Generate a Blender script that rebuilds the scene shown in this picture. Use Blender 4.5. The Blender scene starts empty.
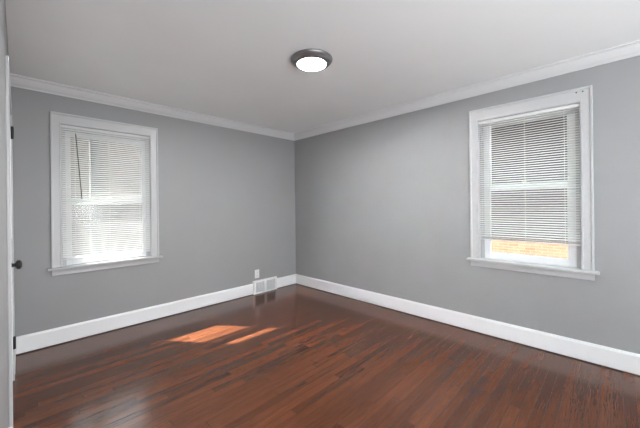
import bpy, bmesh, math, random
from mathutils import Vector, Matrix

random.seed(7)
sc = bpy.context.scene
COL = sc.collection

# ------------------------------------------------------------------ camera
FPX, YAW, ROLL, HORIZON = 297.8, 0.791675, -0.011094, 205.58
CAM = Vector((-3.2061, -3.7415, 1.2790))
cam_data = bpy.data.cameras.new('camera')
cam_data.sensor_width = 36.0
cam_data.lens = FPX / 640 * 36.0
cam_data.shift_y = -(214 - HORIZON) / 640
cam_data.clip_start = 0.02
cam = bpy.data.objects.new('camera', cam_data)
COL.objects.link(cam)
fw = Vector((math.sin(YAW), math.cos(YAW), 0))
rt0 = Vector((math.cos(YAW), -math.sin(YAW), 0))
up0 = Vector((0, 0, 1))
rt = math.cos(ROLL) * rt0 + math.sin(ROLL) * up0
up = -math.sin(ROLL) * rt0 + math.cos(ROLL) * up0
m = Matrix((rt, up, -fw)).transposed().to_4x4()
m.translation = CAM
cam.matrix_world = m
sc.camera = cam

# ------------------------------------------------------------------ world, sun, fill lights, exposure
world = bpy.data.worlds.new('sky')
sc.world = world
world.use_nodes = True
bg = world.node_tree.nodes['Background']
bg.inputs['Color'].default_value = (0.86, 0.93, 1.0, 1)
bg.inputs['Strength'].default_value = 2.6

SUN_DIR = Vector((0.77, -1.0, -1.15))
sun_data = bpy.data.lights.new('sun', 'SUN')
sun_data.energy = 22.0
sun_data.color = (1.0, 0.95, 0.88)
sun_data.angle = math.radians(0.53)
sun = bpy.data.objects.new('sun', sun_data)
COL.objects.link(sun)
sun.rotation_euler = SUN_DIR.to_track_quat('-Z', 'Y').to_euler()

# fill area lights added behind the camera to brighten walls and ceiling
def fill_light(loc, rot, sx, sy, power):
    d_ = bpy.data.lights.new('added_fill_light', 'AREA')
    d_.shape = 'RECTANGLE'; d_.size, d_.size_y = sx, sy
    d_.energy = power; d_.color = (0.95, 0.975, 1.0)
    o_ = bpy.data.objects.new('added_fill_light', d_); COL.objects.link(o_)
    o_.location = loc; o_.rotation_euler = tuple(math.radians(v) for v in rot)
fill_light((-2.3, -6.35, 1.00), (143, 0, 6), 1.5, 1.35, 40)
fill_light((-0.15, -5.95, 1.00), (125, 0, 70), 1.5, 1.35, 6)
fill_light((-3.10, -5.00, 1.05), (142, 0, -50), 1.4, 1.35, 13)

sc.view_settings.view_transform = 'Standard'
sc.view_settings.look = 'None'
sc.view_settings.exposure = 1.17
sc.view_settings.gamma = 1.0
sc.view_settings.use_curve_mapping = False

# ------------------------------------------------------------------ helpers
def box(bm, x0, x1, y0, y1, z0, z1):
    x0, x1 = min(x0, x1), max(x0, x1); y0, y1 = min(y0, y1), max(y0, y1); z0, z1 = min(z0, z1), max(z0, z1)
    v = [bm.verts.new(p) for p in ((x0,y0,z0),(x1,y0,z0),(x1,y1,z0),(x0,y1,z0),(x0,y0,z1),(x1,y0,z1),(x1,y1,z1),(x0,y1,z1))]
    for f in ((3,2,1,0),(4,5,6,7),(0,1,5,4),(1,2,6,5),(2,3,7,6),(3,0,4,7)):
        bm.faces.new([v[i] for i in f])

def tube(bm, a, b, r, n=10, r2=None):
    a, b = Vector(a), Vector(b); d = (b - a).normalized()
    q = d.to_track_quat('Z', 'Y'); r2 = r if r2 is None else r2
    A = [bm.verts.new(a + q @ Vector((r*math.cos(2*math.pi*k/n), r*math.sin(2*math.pi*k/n), 0))) for k in range(n)]
    B = [bm.verts.new(b + q @ Vector((r2*math.cos(2*math.pi*k/n), r2*math.sin(2*math.pi*k/n), 0))) for k in range(n)]
    for k in range(n):
        bm.faces.new((A[k], A[(k+1) % n], B[(k+1) % n], B[k]))
    bm.faces.new(A[::-1]); bm.faces.new(B)

def lathe(bm, prof, axis='z', n=48, origin=(0,0,0), cap=True):
    o = Vector(origin); rings = []
    for r, h in prof:
        ring = []
        for k in range(n):
            c, s = math.cos(2*math.pi*k/n)*r, math.sin(2*math.pi*k/n)*r
            p = Vector((c, s, h)) if axis == 'z' else (Vector((h, c, s)) if axis == 'x' else Vector((c, h, s)))
            ring.append(bm.verts.new(o + p))
        rings.append(ring)
    for a, b in zip(rings, rings[1:]):
        for k in range(n):
            bm.faces.new((a[k], a[(k+1) % n], b[(k+1) % n], b[k]))
    if cap:
        bm.faces.new(rings[0][::-1]); bm.faces.new(rings[-1])

def prism(bm, prof, p0, p1, mitre0=0.0, mitre1=0.0):
    """closed profile of (out, z) swept from p0 to p1 along a wall; 'out' leaves the wall to the side n; mitres shift ends by out*m"""
    p0, p1 = Vector((*p0, 0)), Vector((*p1, 0)); d = (p1 - p0).normalized()
    n = Vector((d.y, -d.x, 0))
    A = [bm.verts.new(p0 + n*o + d*(o*mitre0) + Vector((0,0,z))) for o, z in prof]
    B = [bm.verts.new(p1 + n*o - d*(o*mitre1) + Vector((0,0,z))) for o, z in prof]
    k = len(prof)
    for i in range(k):
        bm.faces.new((A[i], A[(i+1) % k], B[(i+1) % k], B[i]))
    bm.faces.new(A[::-1]); bm.faces.new(B)

def obj(name, bm, mat, parent=None, bevel=0.0, smooth=False):
    bmesh.ops.recalc_face_normals(bm, faces=bm.faces[:])
    me = bpy.data.meshes.new(name); bm.to_mesh(me); bm.free()
    me.materials.append(mat)
    if smooth:
        me.polygons.foreach_set('use_smooth', [True]*len(me.polygons))
        if hasattr(me, 'set_sharp_from_angle'): me.set_sharp_from_angle(angle=math.radians(40))
    o = bpy.data.objects.new(name, me); COL.objects.link(o)
    if bevel:
        b = o.modifiers.new('bevel', 'BEVEL'); b.width = bevel; b.segments = 2; b.limit_method = 'ANGLE'
    if parent:
        o.parent = parent
        o.matrix_parent_inverse = parent.matrix_world.inverted() if parent.type != 'EMPTY' else Matrix.Translation(-parent.location)
    return o

def struct(o):
    o['kind'] = 'structure'; return o

def empty(name, loc):
    e = bpy.data.objects.new(name, None); e.location = loc; e.empty_display_size = 0.1
    COL.objects.link(e); return e

def tag(o, label, cat, group=None):
    o['label'] = label; o['category'] = cat
    if group: o['group'] = group
    return o

# ------------------------------------------------------------------ materials
def mat(name, col, rough=0.5, metal=0.0, spec=0.5):
    mt = bpy.data.materials.new(name); mt.use_nodes = True
    b = mt.node_tree.nodes['Principled BSDF']
    b.inputs['Base Color'].default_value = (*col, 1); b.inputs['Roughness'].default_value = rough
    b.inputs['Metallic'].default_value = metal; b.inputs['Specular IOR Level'].default_value = spec
    return mt, mt.node_tree, b

def N(nt, t, **kw):
    n = nt.nodes.new(t)
    for k, v in kw.items(): setattr(n, k, v)
    return n

def paint(name, col, rough, amp=0.03, bump=0.05, scale=60, spec=0.4):
    mt, nt, b = mat(name, col, rough, spec=spec)
    tc = N(nt, 'ShaderNodeTexCoord')
    n1 = N(nt, 'ShaderNodeTexNoise'); n1.inputs['Scale'].default_value = 1.7; n1.inputs['Detail'].default_value = 3
    n2 = N(nt, 'ShaderNodeTexNoise'); n2.inputs['Scale'].default_value = scale; n2.inputs['Detail'].default_value = 3
    nt.links.new(tc.outputs['Object'], n1.inputs['Vector']); nt.links.new(tc.outputs['Object'], n2.inputs['Vector'])
    r = N(nt, 'ShaderNodeValToRGB')
    r.color_ramp.elements[0].position = 0.3; r.color_ramp.elements[1].position = 0.7
    r.color_ramp.elements[0].color = (*[c*(1-amp) for c in col], 1); r.color_ramp.elements[1].color = (*[c*(1+amp) for c in col], 1)
    nt.links.new(n1.outputs['Fac'], r.inputs['Fac']); nt.links.new(r.outputs['Color'], b.inputs['Base Color'])
    bp = N(nt, 'ShaderNodeBump'); bp.inputs['Strength'].default_value = bump; bp.inputs['Distance'].default_value = 0.003
    nt.links.new(n2.outputs['Fac'], bp.inputs['Height']); nt.links.new(bp.outputs['Normal'], b.inputs['Normal'])
    return mt

M_WALL = paint('grey_wall_paint', (0.315, 0.316, 0.318), 0.55, 0.02, 0.08)
M_CEIL = paint('ceiling_paint', (0.92, 0.93, 0.935), 0.8, 0.015, 0.06)
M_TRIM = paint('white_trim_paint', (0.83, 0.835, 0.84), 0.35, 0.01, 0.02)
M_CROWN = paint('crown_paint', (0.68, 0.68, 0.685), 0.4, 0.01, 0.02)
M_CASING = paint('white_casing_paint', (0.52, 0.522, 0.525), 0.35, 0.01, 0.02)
M_DOOR = paint('white_door_paint', (0.80, 0.80, 0.80), 0.35, 0.01, 0.02)
M_VINYL = paint('white_vinyl', (0.80, 0.81, 0.82), 0.4, 0.005, 0.0)
M_STORM = paint('storm_aluminium', (0.60, 0.63, 0.66), 0.4, 0.01, 0.0)
M_PLATE = paint('white_plastic', (0.80, 0.80, 0.80), 0.35, 0.005, 0.0)
M_VENT = paint('white_enamel', (0.78, 0.78, 0.78), 0.35, 0.005, 0.0)
M_VENTIN = paint('vent_shadow_metal', (0.45, 0.45, 0.45), 0.6, 0.01, 0.0)
M_BLACK = paint('black_hardware', (0.012, 0.012, 0.013), 0.35, 0.02, 0.0)
M_WAND = paint('backlit_wand_tone', (0.03, 0.03, 0.033), 0.3, 0.01, 0.0)  # backlit darkness is put into the wand's colour
M_CORD = paint('white_cord', (0.78, 0.78, 0.76), 0.7, 0.01, 0.0)
M_SLOT = paint('dark_slot', (0.03, 0.03, 0.03), 0.6, 0.0, 0.0)
M_EARTH = paint('driveway_concrete', (0.055, 0.053, 0.048), 0.9, 0.15, 0.3, 30)
M_BLOCKER = paint('tan_blocker_fabric', (0.42, 0.35, 0.26), 0.85, 0.05, 0.1)
M_SIDING = paint('taupe_siding', (0.115, 0.10, 0.095), 0.7, 0.06, 0.05)
M_BLOCKER_POST = paint('grey_blocker_paint', (0.07, 0.075, 0.08), 0.7, 0.04, 0.05)
M_SILL = paint('outer_sill_paint', (0.75, 0.75, 0.74), 0.6, 0.03, 0.05)

mt, nt, b = mat('light_housing_metal', (0.24, 0.235, 0.24), 0.42, 0.8)
M_NICKEL = mt
mt, nt, b = mat('light_diffuser', (0.9, 0.9, 0.9), 0.4)
b.inputs['Emission Color'].default_value = (0.97, 0.985, 1.0, 1); tc = N(nt, 'ShaderNodeTexCoord'); ln = N(nt, 'ShaderNodeVectorMath', operation='LENGTH')
sb = N(nt, 'ShaderNodeVectorMath', operation='SUBTRACT'); sb.inputs[1].default_value = (-1.564, -2.045, 2.394)
mr = N(nt, 'ShaderNodeMapRange', interpolation_type='SMOOTHSTEP')
for k_, v_ in (('From Min', 0.055), ('From Max', 0.1185), ('To Min', 375.0), ('To Max', 0.15)): mr.inputs[k_].default_value = v_
nt.links.new(tc.outputs['Object'], sb.inputs[0]); nt.links.new(sb.outputs['Vector'], ln.inputs[0]); nt.links.new(ln.outputs['Value'], mr.inputs['Value'])
nt.links.new(mr.outputs['Result'], b.inputs['Emission Strength'])
M_GLOW = mt

# blind slats: thin white vinyl, a little translucent
M_SLAT = bpy.data.materials.new('white_slat'); M_SLAT.use_nodes = True
nt = M_SLAT.node_tree; b = nt.nodes['Principled BSDF']; out = nt.nodes['Material Output']
b.inputs['Base Color'].default_value = (0.84, 0.84, 0.835, 1); b.inputs['Specular IOR Level'].default_value = 0.2; b.inputs['Roughness'].default_value = 0.6
tr = N(nt, 'ShaderNodeBsdfTranslucent'); tr.inputs['Color'].default_value = (0.85, 0.84, 0.80, 1)
mx = N(nt, 'ShaderNodeMixShader'); mx.inputs['Fac'].default_value = 0.08
nt.links.new(b.outputs['BSDF'], mx.inputs[1]); nt.links.new(tr.outputs['BSDF'], mx.inputs[2]); nt.links.new(mx.outputs['Shader'], out.inputs['Surface'])

# window glass: clear with a fresnel sheen
M_GLASS = bpy.data.materials.new('window_glass'); M_GLASS.use_nodes = True
nt = M_GLASS.node_tree; nt.nodes.remove(nt.nodes['Principled BSDF']); out = nt.nodes['Material Output']
t = N(nt, 'ShaderNodeBsdfTransparent'); t.inputs['Color'].default_value = (0.95, 0.97, 0.96, 1)
g = N(nt, 'ShaderNodeBsdfGlossy'); g.inputs['Roughness'].default_value = 0.02
lw = N(nt, 'ShaderNodeLayerWeight'); lw.inputs['Blend'].default_value = 0.5
pw = N(nt, 'ShaderNodeMath', operation='POWER'); pw.inputs[1].default_value = 4.0; nt.links.new(lw.outputs['Facing'], pw.inputs[0])
fr = N(nt, 'ShaderNodeMath', operation='MULTIPLY_ADD'); fr.inputs[1].default_value = 0.6; fr.inputs[2].default_value = 0.03; nt.links.new(pw.outputs[0], fr.inputs[0])
mx = N(nt, 'ShaderNodeMixShader')
nt.links.new(fr.outputs[0], mx.inputs['Fac']); nt.links.new(t.outputs['BSDF'], mx.inputs[1]); nt.links.new(g.outputs['BSDF'], mx.inputs[2]); nt.links.new(mx.outputs['Shader'], out.inputs['Surface'])

# brick
def brick(name, c1, c2, mortar, along):
    mt, nt, b = mat(name, c1, 0.85, spec=0.2)
    tc = N(nt, 'ShaderNodeTexCoord'); sx = N(nt, 'ShaderNodeSeparateXYZ'); mp = N(nt, 'ShaderNodeCombineXYZ')
    nt.links.new(sx.outputs[along], mp.inputs['X']); nt.links.new(sx.outputs['Z'], mp.inputs['Y'])
    br = N(nt, 'ShaderNodeTexBrick'); br.inputs['Scale'].default_value = 1.0
    br.inputs['Color1'].default_value = (*c1, 1); br.inputs['Color2'].default_value = (*c2, 1); br.inputs['Mortar'].default_value = (*mortar, 1)
    br.inputs['Brick Width'].default_value = 0.16; br.inputs['Row Height'].default_value = 0.048; br.inputs['Mortar Size'].default_value = 0.007
    br.inputs['Bias'].default_value = 0.0
    ns = N(nt, 'ShaderNodeTexNoise'); ns.inputs['Scale'].default_value = 9; ns.inputs['Detail'].default_value = 4
    mm = N(nt, 'ShaderNodeMix', data_type='RGBA', blend_type='MULTIPLY'); mm.inputs['Factor'].default_value = 0.5
    rp = N(nt, 'ShaderNodeValToRGB'); rp.color_ramp.elements[0].color = (0.55,0.5,0.48,1); rp.color_ramp.elements[1].color = (1.25,1.2,1.15,1)
    nt.links.new(tc.outputs['Object'], sx.inputs['Vector']); nt.links.new(mp.outputs['Vector'], br.inputs['Vector'])
    nt.links.new(mp.outputs['Vector'], ns.inputs['Vector']); nt.links.new(ns.outputs['Fac'], rp.inputs['Fac'])
    nt.links.new(br.outputs['Color'], mm.inputs['A']); nt.links.new(rp.outputs['Color'], mm.inputs['B'])
    nt.links.new(mm.outputs['Result'], b.inputs['Base Color'])
    bp = N(nt, 'ShaderNodeBump'); bp.inputs['Strength'].default_value = 0.6; bp.inputs['Distance'].default_value = 0.01; bp.invert = True
    nt.links.new(br.outputs['Fac'], bp.inputs['Height']); nt.links.new(bp.outputs['Normal'], b.inputs['Normal'])
    return mt
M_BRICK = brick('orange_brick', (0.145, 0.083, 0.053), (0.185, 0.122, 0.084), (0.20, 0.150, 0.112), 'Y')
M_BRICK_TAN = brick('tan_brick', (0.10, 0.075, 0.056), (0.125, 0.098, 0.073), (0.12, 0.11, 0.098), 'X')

# dark stained oak strip floor: boards run along x
def wood_floor():
    mt, nt, b = mat('stained_oak_strips', (0.1, 0.04, 0.02), 0.2)
    L = nt.links.new
    tc = N(nt, 'ShaderNodeTexCoord'); sp = N(nt, 'ShaderNodeSeparateXYZ'); L(tc.outputs['Object'], sp.inputs['Vector'])
    def math_(op, a, b_=None, c=None):
        n = N(nt, 'ShaderNodeMath', operation=op)
        for i, v in enumerate((a, b_, c)):
            if v is None: continue
            if isinstance(v, (int, float)): n.inputs[i].default_value = v
            else: L(v, n.inputs[i])
        return n.outputs[0]
    W = 0.0572
    yy = math_('DIVIDE', sp.outputs['Y'], W)
    row = math_('FLOOR', yy); fy = math_('FRACT', yy)
    wn = N(nt, 'ShaderNodeTexWhiteNoise', noise_dimensions='1D'); L(row, wn.inputs['W'])
    row2 = math_('ADD', row, 71.3)
    wl = N(nt, 'ShaderNodeTexWhiteNoise', noise_dimensions='1D'); L(row2, wl.inputs['W'])
    length = math_('MULTIPLY_ADD', wl.outputs['Value'], 0.75, 0.62)
    xs = math_('MULTIPLY_ADD', wn.outputs['Value'], 5.0, sp.outputs['X'])
    xx = math_('DIVIDE', xs, length)
    cell = math_('FLOOR', xx); fx = math_('FRACT', xx)
    cv = N(nt, 'ShaderNodeCombineXYZ'); L(row, cv.inputs['X']); L(cell, cv.inputs['Y'])
    rnd = N(nt, 'ShaderNodeTexWhiteNoise', noise_dimensions='2D'); L(cv.outputs['Vector'], rnd.inputs['Vector'])
    # grain: stretched along the board, shifted per board
    off = math_('MULTIPLY', rnd.outputs['Value'], 37.0)
    gx = math_('MULTIPLY_ADD', sp.outputs['X'], 2.4, off); gy = math_('MULTIPLY', sp.outputs['Y'], 46.0)
    gv = N(nt, 'ShaderNodeCombineXYZ'); L(gx, gv.inputs['X']); L(gy, gv.inputs['Y']); L(off, gv.inputs['Z'])
    n1 = N(nt, 'ShaderNodeTexNoise'); n1.inputs['Scale'].default_value = 1.0; n1.inputs['Detail'].default_value = 6; n1.inputs['Roughness'].default_value = 0.65; n1.inputs['Distortion'].default_value = 0.6
    L(gv.outputs['Vector'], n1.inputs['Vector'])
    hx = math_('MULTIPLY_ADD', sp.outputs['X'], 9.0, off); hy = math_('MULTIPLY', sp.outputs['Y'], 260.0)
    hv = N(nt, 'ShaderNodeCombineXYZ'); L(hx, hv.inputs['X']); L(hy, hv.inputs['Y'])
    n2 = N(nt, 'ShaderNodeTexNoise'); n2.inputs['Scale'].default_value = 1.0; n2.inputs['Detail'].default_value = 3
    L(hv.outputs['Vector'], n2.inputs['Vector'])
    big = N(nt, 'ShaderNodeTexNoise'); big.inputs['Scale'].default_value = 0.9; big.inputs['Detail'].default_value = 2; L(tc.outputs['Object'], big.inputs['Vector'])
    # board tone
    r1 = N(nt, 'ShaderNodeValToRGB'); cr = r1.color_ramp
    cr.elements[0].color = (0.030, 0.0087, 0.0036, 1); cr.elements[1].color = (0.180, 0.063, 0.0265, 1)
    e = cr.elements.new(0.5); e.color = (0.090, 0.0282, 0.0115, 1)
    t0 = math_('MULTIPLY_ADD', rnd.outputs['Value'], 0.32, -0.16)
    t1 = math_('MULTIPLY_ADD', n1.outputs['Fac'], 0.62, 0.19)
    t2 = math_('ADD', t0, t1)
    t3 = math_('MULTIPLY_ADD', big.outputs['Fac'], 0.5, -0.25)
    t4 = math_('ADD', t2, t3)
    t5 = math_('MULTIPLY_ADD', n2.outputs['Fac'], 0.75, -0.375)
    tone = math_('ADD', t4, t5)
    L(tone, r1.inputs['Fac'])
    # seams
    ey = math_('ABSOLUTE', math_('SUBTRACT', fy, 0.5)); sy = math_('GREATER_THAN', ey, 0.482)
    ex = math_('MULTIPLY', math_('SUBTRACT', 0.5, math_('ABSOLUTE', math_('SUBTRACT', fx, 0.5))), length); sx = math_('LESS_THAN', ex, 0.0013)
    seam = math_('MAXIMUM', sx, sy)
    mm = N(nt, 'ShaderNodeMix', data_type='RGBA'); mm.inputs['B'].default_value = (0.018, 0.007, 0.005, 1)
    L(math_('MULTIPLY', seam, 0.8), mm.inputs['Factor']); L(r1.outputs['Color'], mm.inputs['A'])
    L(mm.outputs['Result'], b.inputs['Base Color'])
    rr = math_('MULTIPLY_ADD', n1.outputs['Fac'], 0.06, 0.155)
    L(rr, b.inputs['Roughness'])
    b.inputs['Specular IOR Level'].default_value = 0.5
    # slight cupping of each strip, plus grain
    cup = math_('MULTIPLY', math_('MULTIPLY', ey, ey), -0.6)
    tilt = math_('MULTIPLY', math_('MULTIPLY', math_('SUBTRACT', fy, 0.5), math_('SUBTRACT', rnd.outputs['Value'], 0.5)), 0.4)
    h = math_('ADD', math_('ADD', cup, tilt), math_('MULTIPLY_ADD', seam, -0.35, math_('MULTIPLY', n1.outputs['Fac'], 0.12)))
    bp = N(nt, 'ShaderNodeBump'); bp.inputs['Strength'].default_value = 0.35; bp.inputs['Distance'].default_value = 0.0016
    L(h, bp.inputs['Height']); L(bp.outputs['Normal'], b.inputs['Normal'])
    return mt
M_FLOOR = wood_floor()

# ------------------------------------------------------------------ room shell
H = 2.44
XL, YF = -3.249, -6.6          # door wall plane, wall behind the camera
WT = 0.16                       # wall thickness
# window openings: along-wall range and height
W1 = dict(a0=-2.918, a1=-2.150, z0=0.725, z1=2.085)
W2 = dict(a0=-3.553, a1=-2.787, z0=0.737, z1=2.095)
DY0, DY1, DH = -1.43, -0.55, 1.985       # door opening in the left wall

def wall_x(name, y0, y1, x0, x1, holes):
    """wall running along x between x0 and x1, thickness y0..y1, with rectangular holes (a0,a1,z0,z1)"""
    bm = bmesh.new(); cur = x0
    for a0, a1, z0, z1 in sorted(holes):
        box(bm, cur, a0, y0, y1, 0, H)
        if z0 > 0: box(bm, a0, a1, y0, y1, 0, z0)
        box(bm, a0, a1, y0, y1, z1, H); cur = a1
    box(bm, cur, x1, y0, y1, 0, H)
    return struct(obj(name, bm, M_WALL))
def wall_y(name, x0, x1, y0, y1, holes):
    bm = bmesh.new(); cur = y0
    for a0, a1, z0, z1 in sorted(holes):
        box(bm, x0, x1, cur, a0, 0, H)
        if z0 > 0: box(bm, x0, x1, a0, a1, 0, z0)
        box(bm, x0, x1, a0, a1, z1, H); cur = a1
    box(bm, x0, x1, cur, y1, 0, H)
    return struct(obj(name, bm, M_WALL))

bm = bmesh.new(); box(bm, XL-WT, WT, YF-WT, WT, -0.08, 0); struct(obj('floor', bm, M_FLOOR))
bm = bmesh.new(); box(bm, XL-WT, WT, YF-WT, WT, H, H+0.08); struct(obj('ceiling', bm, M_CEIL))
wall_x('wall_back', 0, WT, XL-WT, WT, [(W1['a0'], W1['a1'], W1['z0']-0.03, W1['z1'])])
wall_y('wall_right', 0, WT, YF-WT, 0, [(W2['a0'], W2['a1'], W2['z0']-0.03, W2['z1'])])
W4 = dict(a0=-5.70, a1=-4.40, z0=0.737, z1=2.095)
W3 = dict(a0=-3.05, a1=-1.55, z0=0.737, z1=2.095)
wall_y('wall_left', XL-WT, XL, YF-WT, 0, [(DY0, DY1, 0, DH), (W4['a0'], W4['a1'], W4['z0']-0.03, W4['z1'])])
wall_x('wall_front', YF-WT, YF, XL, 0, [(W3['a0'], W3['a1'], W3['z0']-0.03, W3['z1'])])

# crown moulding
CR = [(0, H-0.088), (0.011, H-0.088), (0.014, H-0.079), (0.020, H-0.074), (0.034, H-0.062), (0.050, H-0.040), (0.060, H-0.020), (0.066, H-0.014), (0.080, H-0.012), (0.080, H), (0, H)]
def crown(name, p0, p1, m0, m1):
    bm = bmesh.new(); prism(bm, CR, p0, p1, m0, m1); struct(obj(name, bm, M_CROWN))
crown('trim_1', (XL, 0), (0, 0), 0, 1)
crown('trim_2', (0, 0), (0, YF), 1, 0)

# baseboards (a thin dark gap is left under them)
BB = [(0, 0.010), (0.016, 0.010), (0.016, 0.140), (0.011, 0.150), (0.009, 0.157), (0, 0.157)]
VX0, VX1 = -0.828, -0.410
def base(name, segs):
    bm = bmesh.new()
    for s in segs: prism(bm, BB, *s)
    struct(obj(name, bm, M_TRIM))
base('baseboard_back', [((XL, 0), (VX0, 0), 0, 0), ((VX1, 0), (0, 0), 0, 1)])
base('baseboard_right', [((0, 0), (0, YF), 1, 0)])
DC = 0.088                                                     # door casing width
base('baseboard_left', [((XL, YF), (XL, DY0-DC), 0, 0), ((XL, DY1+DC), (XL, -0.017), 0, 0)])

# ------------------------------------------------------------------ windows
def build_window(name, T, P):
    """T(a, out, z) -> world point builder: a along the wall, out towards the outside (negative = into room)"""
    a0, a1, z0, z1 = P['a0'], P['a1'], P['z0'], P['z1']
    root = struct(empty(name, T((a0+a1)/2, 0, z0)))
    def B(bm, A0, A1, O0, O1, Z0, Z1):
        p, q = T(A0, O0, Z0), T(A1, O1, Z1)
        box(bm, p[0], q[0], p[1], q[1], p[2], q[2])
    cw, ct = P['cw'], P['ct']
    # casing with a flat board, raised outer back band and inner bead
    bm = bmesh.new()
    B(bm, a0-cw, a0+0.004, -0.016, 0, z0, z1+ct); B(bm, a1-0.004, a1+cw, -0.016, 0, z0, z1+ct); B(bm, a0, a1, -0.016, 0, z1-0.004, z1+ct)
    for s in ((a0-cw, a0-cw+0.016), (a1+cw-0.016, a1+cw)): B(bm, s[0], s[1], -0.024, -0.012, z0, z1+ct)
    B(bm, a0-cw+0.016, a1+cw-0.016, -0.024, -0.012, z1+ct-0.018, z1+ct)
    for s in ((a0-0.012, a0-0.002), (a1+0.002, a1+0.012)): B(bm, s[0], s[1], -0.021, -0.012, z0, z1+0.012)
    B(bm, a0-0.002, a1+0.002, -0.021, -0.012, z1+0.002, z1+0.012)
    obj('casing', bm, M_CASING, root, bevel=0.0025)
    # stool and apron
    bm = bmesh.new(); B(bm, a0-cw-0.030, a1+cw+0.030, -0.055, 0, z0-0.022, z0); B(bm, a0, a1, 0, 0.062, z0-0.022, z0)
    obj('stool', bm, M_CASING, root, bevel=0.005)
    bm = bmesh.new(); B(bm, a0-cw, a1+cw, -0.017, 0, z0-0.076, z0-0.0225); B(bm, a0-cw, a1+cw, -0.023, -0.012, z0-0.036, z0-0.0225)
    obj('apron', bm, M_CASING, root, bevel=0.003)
    # jambs, stops and outer sill
    bm = bmesh.new()
    B(bm, a0, a0+0.020, 0.036, WT, z0, z1); B(bm, a1-0.020, a1, 0.036, WT, z0, z1); B(bm, a0, a1, 0.036, WT, z1-0.020, z1)
    B(bm, a0, a0+0.0035, 0.001, 0.036, z0, z1); B(bm, a1-0.0035, a1, 0.001, 0.036, z0, z1); B(bm, a0, a1, 0.001, 0.036, z1-0.0035, z1)
    B(bm, a0+0.020, a0+0.036, 0.046, 0.058, z0, z1); B(bm, a1-0.036, a1-0.020, 0.046, 0.058, z0, z1); B(bm, a0+0.02, a1-0.02, 0.046, 0.058, z1-0.052, z1-0.02)
    obj('jamb', bm, M_CASING, root, bevel=0.0015)
    bm = bmesh.new(); B(bm, a0-0.03, a1+0.03, 0.062, 0.24, z0-0.03, z0-0.002)
    obj('outer_sill', bm, M_SILL, root)
    # sashes
    g0, g1, gb, gm0, gm1, gt = P['g0'], P['g1'], P['gb'], P['gm0'], P['gm1'], P['gt']
    def sash(nm, o0, o1, zb, zt, gz0, gz1):
        bm = bmesh.new()
        B(bm, a0+0.021, g0, o0, o1, zb, zt); B(bm, g1, a1-0.021, o0, o1, zb, zt)
        B(bm, g0, g1, o0, o1, zb, gz0); B(bm, g0, g1, o0, o1, gz1, zt)
        s = obj(nm, bm, M_VINYL, root, bevel=0.003)
        bm = bmesh.new(); mid = (o0+o1)/2
        B(bm, g0-0.005, g1+0.005, mid-0.002, mid+0.002, gz0-0.005, gz1+0.005)
        obj('pane', bm, M_GLASS, s)
        return s
    lo = sash('lower_sash', 0.060, 0.094, z0+0.001, gm1, gb, gm0)
    sash('upper_sash', 0.098, 0.130, gm0-0.002, z1-0.021, gm1, gt)
    bm = bmesh.new(); c = (g0+g1)/2
    B(bm, c-0.022, c+0.022, 0.064, 0.086, gm1, gm1+0.012); B(bm, c-0.006, c+0.03, 0.062, 0.072, gm1+0.010, gm1+0.018)
    obj('sash_lock', bm, M_VINYL, lo, bevel=0.002)
    # aluminium storm frame outside
    bm = bmesh.new()
    B(bm, a0, a0+0.045, 0.150, 0.172, z0, z1); B(bm, a1-0.045, a1, 0.150, 0.172, z0, z1)
    B(bm, a0+0.045, a1-0.045, 0.150, 0.172, z1-0.05, z1); B(bm, a0+0.045, a1-0.045, 0.150, 0.172, z0-0.002, z0+0.035)
    for q in P['bars']: B(bm, a0+0.045, a1-0.045, 0.152, 0.170, q[0], q[1])
    obj('storm_frame', bm, M_STORM, root)
    return root

T1 = lambda a, o, z: (a, o, z)
T2 = lambda a, o, z: (o, a, z)
W1.update(cw=0.075, ct=0.100, g0=-2.838, g1=-2.214, gb=0.793, gm0=1.345, gm1=1.385, gt=1.990, bars=[(1.316, 1.356)])
W2.update(cw=0.075, ct=0.112, g0=-3.460, g1=-2.872, gb=0.803, gm0=1.405, gm1=1.462, gt=2.05, bars=[(1.41, 1.45)])
for W_ in (W3, W4): W_.update(cw=0.075, ct=0.112, g0=W_['a0']+0.09, g1=W_['a1']-0.09, gb=0.803, gm0=1.405, gm1=1.462, gt=2.05, bars=[(1.41, 1.45)])
build_window('added_window_3', lambda a, o, z: (a, YF-o, z), W3)  # added windows, unseen behind the camera, as openings for the fill lights
build_window('added_window_4', lambda a, o, z: (XL-o, a, z), W4)
win1 = build_window('window_1', T1, W1)
win2 = build_window('window_2', T2, W2)
for dy in (-3.53, -3.605 + 0.035):
    bm = bmesh.new(); lathe(bm, [(0.005, 0), (0.005, -0.004), (0.0, -0.005)], axis='x', n=12, origin=(-0.016, dy, 2.172), cap=False)
    obj('screw', bm, M_SLOT, win2)

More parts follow.
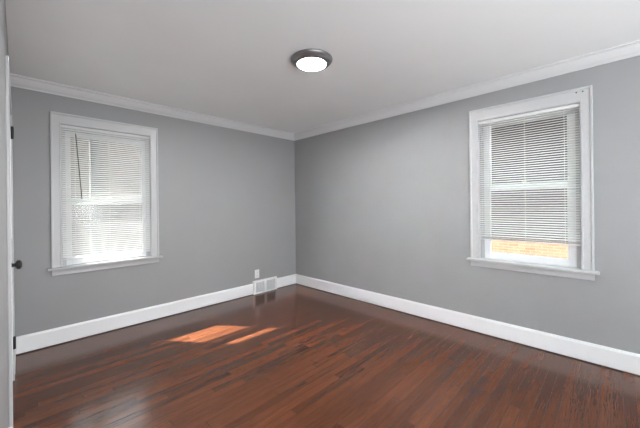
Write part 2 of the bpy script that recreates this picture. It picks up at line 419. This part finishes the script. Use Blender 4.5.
# ------------------------------------------------------------------ blinds
PITCH, SLW = 0.0205, 0.0198
def build_blind(name, T, P, zb, stack, tilt, plane=0.015):
    a0, a1, z1 = P['a0']+0.007, P['a1']-0.007, P['z1']-0.006
    root = empty(name, T((a0+a1)/2, plane, zb))
    def B(bm, A0, A1, O0, O1, Z0, Z1):
        p, q = T(A0, O0, Z0), T(A1, O1, Z1); box(bm, p[0], q[0], p[1], q[1], p[2], q[2])
    bm = bmesh.new(); B(bm, a0-0.002, a1+0.002, plane-0.013, plane+0.013, z1-0.026, z1)
    obj('head_rail', bm, M_SLAT, root, bevel=0.002)
    bm = bmesh.new(); B(bm, a0, a1, plane-0.012, plane+0.012, zb, zb+0.011)
    obj('bottom_rail', bm, M_SLAT, root, bevel=0.003)
    bm = bmesh.new()
    def slat(z, ang):
        ca, sa = math.cos(ang), math.sin(ang); pts = []
        for k in range(5):
            u = -SLW/2 + SLW*k/4; crown_ = 0.00025*(1-(2*u/SLW)**2)
            for th in (0.0, 0.0005):
                # inner edge (u<0, towards the room) sits low when ang > 0
                pts.append((plane + u*ca - (crown_-th)*sa, z + u*sa + (crown_-th)*ca))
        topi, boti = [2*k for k in range(5)], [2*k+1 for k in range(5)]
        va = [bm.verts.new(T(a0, *p)) for p in pts]; vb = [bm.verts.new(T(a1, *p)) for p in pts]
        loop = topi + boti[::-1]
        for i, j in zip(loop, loop[1:] + loop[:1]): bm.faces.new((va[i], va[j], vb[j], vb[i]))
        for k in range(4):
            for v in (va, vb): bm.faces.new((v[topi[k]], v[topi[k+1]], v[boti[k+1]], v[boti[k]]))
    z = zb + 0.018
    for k in range(stack): slat(z, 0.0); z += 0.0028
    z += PITCH*0.55
    ztop = z1 - 0.026 - 0.012
    n = int((ztop - z)/PITCH) + 1; pt = (ztop - z)/(n-1)
    for k in range(n): slat(z + k*pt, tilt + random.uniform(-0.004, 0.004))
    obj('slats', bm, M_SLAT, root, smooth=False)
    for f in (0.13, 0.5, 0.87):
        bm = bmesh.new(); a = a0 + (a1-a0)*f
        for o in (-0.0135, 0.0135): B(bm, a-0.0009, a+0.0009, plane+o-0.0006, plane+o+0.0006, zb+0.01, z1-0.024)
        obj('ladder_cord', bm, M_CORD, root)
    return root
TILT1, TILT2 = math.radians(48.6), math.radians(31)
b1 = build_blind('window_blind', T1, W1, 0.784, 0, TILT1)
tag(b1, 'white mini blind lowered to the sill in the left window, with tilt wand coloured dark as if backlit', 'window blind', 'white mini blinds')
bm = bmesh.new(); tube(bm, (-2.808, -0.008, 2.002), (-2.766, -0.012, 1.372), 0.0042, 8)
w = obj('tilt_wand', bm, M_WAND, b1); w['label'] = 'plastic tilt wand, coloured dark as if backlit'
bm = bmesh.new(); tube(bm, (-2.814, 0.002, 2.055), (-2.808, -0.008, 2.000), 0.002, 8)
obj('wand_hook', bm, M_STORM, w)
b2 = build_blind('window_blind', T2, W2, 0.927, 4, TILT2)
tag(b2, 'white mini blind in the right window, raised a little over sunny orange brick', 'window blind', 'white mini blinds')
bm = bmesh.new(); tube(bm, (-0.001, -2.884, 2.065), (-0.001, -2.884, 1.40), 0.0022, 8)
obj('lift_cord', bm, M_STORM, b2)

# ------------------------------------------------------------------ door in the left wall
d = struct(empty('door_1', (XL, (DY0+DY1)/2, 0)))
bm = bmesh.new()
for y0, y1 in ((DY0-DC, DY0+0.004), (DY1-0.004, DY1+DC)): box(bm, XL, XL+0.014, y0, y1, 0, DH+DC)
box(bm, XL, XL+0.014, DY0, DY1, DH-0.004, DH+DC)
obj('casing', bm, M_CASING, d, bevel=0.003)
bm = bmesh.new(); box(bm, XL-WT, XL, DY0+0.0005, DY0+0.018, 0, DH); box(bm, XL-WT, XL, DY1-0.018, DY1-0.0005, 0, DH); box(bm, XL-WT, XL, DY0+0.018, DY1-0.018, DH-0.018, DH)
obj('jamb', bm, M_CASING, d)
L0, L1 = DY0+0.021, DY1-0.021
bm = bmesh.new()
box(bm, XL-0.032, XL+0.004, L0, L1, 0.012, DH-0.021)
leaf = obj('leaf', bm, M_DOOR, d, bevel=0.002)
# raised-panel mouldings
for zz in ((0.18, 0.88), (1.08, 1.86)):
    bm = bmesh.new(); a, c = L0+0.11, L1-0.11
    for s in ((a, a+0.02, zz[0], zz[1]), (c-0.02, c, zz[0], zz[1]), (a, c, zz[0], zz[0]+0.02), (a, c, zz[1]-0.02, zz[1])):
        box(bm, XL+0.0035, XL+0.008, *s)
    obj('panel_moulding', bm, M_DOOR, leaf, bevel=0.0015)
# round black knob on a rose
bm = bmesh.new()
lathe(bm, [(0.031, 0.0), (0.031, 0.004), (0.026, 0.008), (0.011, 0.010), (0.0095, 0.022), (0.014, 0.025), (0.0235, 0.029), (0.0265, 0.036), (0.0255, 0.044), (0.018, 0.050), (0.004, 0.052)], axis='x', n=28, origin=(XL+0.004, L0+0.06, 0.965))
k = obj('knob', bm, M_BLACK, leaf, smooth=True); k['label'] = 'black round door knob'
for zc in (1.843, 0.286):
    bm = bmesh.new(); tube(bm, (XL+0.0145, DY1-0.0195, zc-0.045), (XL+0.0145, DY1-0.0195, zc+0.045), 0.0085, 12)
    tube(bm, (XL+0.0145, DY1-0.0195, zc+0.045), (XL+0.0145, DY1-0.0195, zc+0.050), 0.006, 12, 0.002)
    box(bm, XL+0.0035, XL+0.006, DY1-0.045, DY1-0.02, zc-0.045, zc+0.045)
    h = obj('hinge', bm, M_BLACK, leaf, smooth=True); h['label'] = 'black door hinge'

# ------------------------------------------------------------------ flush ceiling light
LX, LY = -1.564, -2.045
cl = empty('ceiling_light', (LX, LY, H))
tag(cl, 'round flush ceiling light with grey metal ring and glowing white diffuser', 'ceiling light')
bm = bmesh.new(); lathe(bm, [(0.160, 0.0), (0.165, -0.004), (0.165, -0.010), (0.158, -0.020), (0.140, -0.037), (0.130, -0.044), (0.119, -0.045), (0.1175, -0.038)], n=72, origin=(LX, LY, H))
obj('housing_ring', bm, M_NICKEL, cl, smooth=True)
bm = bmesh.new(); lathe(bm, [(0.1172, -0.039), (0.1172, -0.042), (0.104, -0.046), (0.07, -0.049), (0.004, -0.050)], n=64, origin=(LX, LY, H))
obj('diffuser', bm, M_GLOW, cl, smooth=True)

# ------------------------------------------------------------------ baseboard heating register
v = empty('air_register', ((VX0+VX1)/2, -0.01, 0))
tag(v, 'white metal baseboard air register with two louvred grilles near the corner', 'air vent')
VZ, VO = 0.193, -0.034
bm = bmesh.new()
t_ = 0.028; mid = (VX0+VX1)/2
box(bm, VX0, VX0+0.032, VO, -0.001, 0.001, VZ); box(bm, VX1-0.032, VX1, VO, -0.001, 0.001, VZ); box(bm, mid-0.016, mid+0.016, VO, -0.001, 0.001, VZ)
for x0, x1 in ((VX0+0.032, mid-0.016), (mid+0.016, VX1-0.032)):
    box(bm, x0, x1, VO, -0.001, VZ-0.024, VZ); box(bm, x0, x1, VO, -0.001, 0.001, 0.026)
obj('frame', bm, M_VENT, v, bevel=0.003)
for x0, x1 in ((VX0+0.032, mid-0.016), (mid+0.016, VX1-0.032)):
    bm = bmesh.new(); box(bm, x0, x1, -0.004, -0.0015, 0.026, VZ-0.024)
    z = 0.033
    while z < VZ-0.030:
        vs = [bm.verts.new(p) for p in ((x0, VO+0.004, z), (x1, VO+0.004, z), (x1, -0.006, z+0.013), (x0, -0.006, z+0.013), (x0, VO+0.0055, z+0.0015), (x1, VO+0.0055, z+0.0015), (x1, -0.006, z+0.0145), (x0, -0.006, z+0.0145))]
        for f in ((0,1,2,3),(7,6,5,4),(0,4,5,1),(1,5,6,2),(2,6,7,3),(3,7,4,0)): bm.faces.new([vs[i] for i in f])
        z += 0.0095
    for q in (0.33, 0.67): box(bm, x0+(x1-x0)*q-0.002, x0+(x1-x0)*q+0.002, VO+0.001, VO+0.006, 0.026, VZ-0.024)
    obj('grille', bm, M_VENT, v)
bm = bmesh.new(); tube(bm, (mid+0.085, VO-0.008, 0.115), (mid+0.085, VO+0.008, 0.115), 0.006, 12)
obj('damper_lever', bm, M_VENT, v)

# ------------------------------------------------------------------ wall outlet
OX, OZ = -0.752, 0.287
o = empty('wall_outlet', (OX, 0, OZ))
tag(o, 'white duplex electrical outlet on the grey wall above the air register', 'outlet')
bm = bmesh.new(); box(bm, OX-0.037, OX+0.037, -0.006, -0.0005, OZ-0.062, OZ+0.062); obj('cover_plate', bm, M_PLATE, o, bevel=0.003)
for s in (-1, 1):
    bm = bmesh.new(); box(bm, OX-0.017, OX+0.017, -0.0085, -0.005, OZ+s*0.026-0.0155, OZ+s*0.026+0.0155)
    r = obj('receptacle', bm, M_PLATE, o, bevel=0.004)
    bm = bmesh.new()
    for dx in (-0.0065, 0.0065): box(bm, OX+dx-0.0012, OX+dx+0.0012, -0.0090, -0.0080, OZ+s*0.026-0.003, OZ+s*0.026+0.006)
    tube(bm, (OX, -0.0090, OZ+s*0.026-0.008), (OX, -0.0080, OZ+s*0.026-0.008), 0.0025, 10)
    obj('slots', bm, M_SLOT, r)
bm = bmesh.new(); lathe(bm, [(0.0035, -0.0062), (0.0030, -0.0075), (0.0005, -0.0078)], axis='y', n=12, origin=(OX, 0, OZ)); obj('screw', bm, M_STORM, o)

# ------------------------------------------------------------------ outside
bm = bmesh.new(); box(bm, -14, 10, WT+0.001, 14, -0.75, -0.6); box(bm, WT+0.001, 10, -14, WT, -0.75, -0.6); g = struct(obj('ground', bm, M_EARTH))
hw = empty('brick_house', (3.0, -3.0, -0.6)); tag(hw, 'sunlit orange brick house wall seen beneath the right window blind', 'house')
bm = bmesh.new(); box(bm, 2.9, 3.1, -11.0, 3.0, -0.6, 0.72); obj('brick_wall', bm, M_BRICK, hw)
bm = bmesh.new(); box(bm, 2.86, 3.1, -11.0, 3.0, 0.7205, 0.79); obj('ledge', bm, M_SIDING, hw)
bm = bmesh.new()
z = 0.7905
while z < 3.4:
    for yy in (0,):
        vs = [bm.verts.new(p) for p in ((2.90, -11, z), (2.90, 3, z), (2.925, 3, z+0.12), (2.925, -11, z+0.12), (3.1, -11, z), (3.1, 3, z), (3.1, 3, z+0.12), (3.1, -11, z+0.12))]
        for f in ((0,1,2,3),(7,6,5,4),(0,4,5,1),(1,5,6,2),(2,6,7,3),(3,7,4,0)): bm.faces.new([vs[i] for i in f])
    z += 0.1205
obj('siding', bm, M_SIDING, hw)
bm = bmesh.new(); box(bm, 1.46, 3.1, -11.0, 3.0, 2.78, 2.92); obj('shading_roof', bm, M_SILL, hw)  # roof slab on posts, added to shade the siding from the sun
for yy in (-7.5, -0.2):
    bm = bmesh.new(); box(bm, 1.55, 1.67, yy, yy+0.12, -0.6, 2.78); obj('shading_roof_post', bm, M_SILL, hw)
bm = bmesh.new(); box(bm, -6.5, 2.0, 3.9, 4.1, -0.6, 3.1)
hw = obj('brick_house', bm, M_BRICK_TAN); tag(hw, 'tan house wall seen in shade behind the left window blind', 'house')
aw = empty('sun_blocker_awning', (-2.7, WT, 2.4))  # added shape that keeps the sun off the upper sash
tag(aw, 'tan awning shape added outside to block sun from the upper left window', 'awning')
bm = bmesh.new()
A0, A1 = -3.75, -1.95
def slab(bm, pts, th):
    lo = [bm.verts.new(p) for p in pts]; hi = [bm.verts.new((p[0], p[1], p[2]+th)) for p in pts]
    bm.faces.new(lo[::-1]); bm.faces.new(hi); k = len(pts)
    for i in range(k): bm.faces.new((lo[i], lo[(i+1) % k], hi[(i+1) % k], hi[i]))
slab(bm, [(A0, WT+0.02, 2.46), (A1, WT+0.02, 2.46), (A1, 0.62, 2.13), (A0, 0.62, 2.13)], 0.01)
obj('blocker_slab', bm, M_BLOCKER, aw)
bm = bmesh.new(); box(bm, A0, A1, 0.612, 0.622, 2.125, 2.139); obj('blocker_lip', bm, M_BLOCKER, aw)
bm = bmesh.new(); box(bm, -2.625, -2.520, 0.50, 0.61, -0.6, 2.135)  # added post that cuts the right edge of the sun patch
po = obj('sun_blocker_post', bm, M_BLOCKER_POST); tag(po, 'dark grey square post added outside the left window to trim the sun patch', 'post')
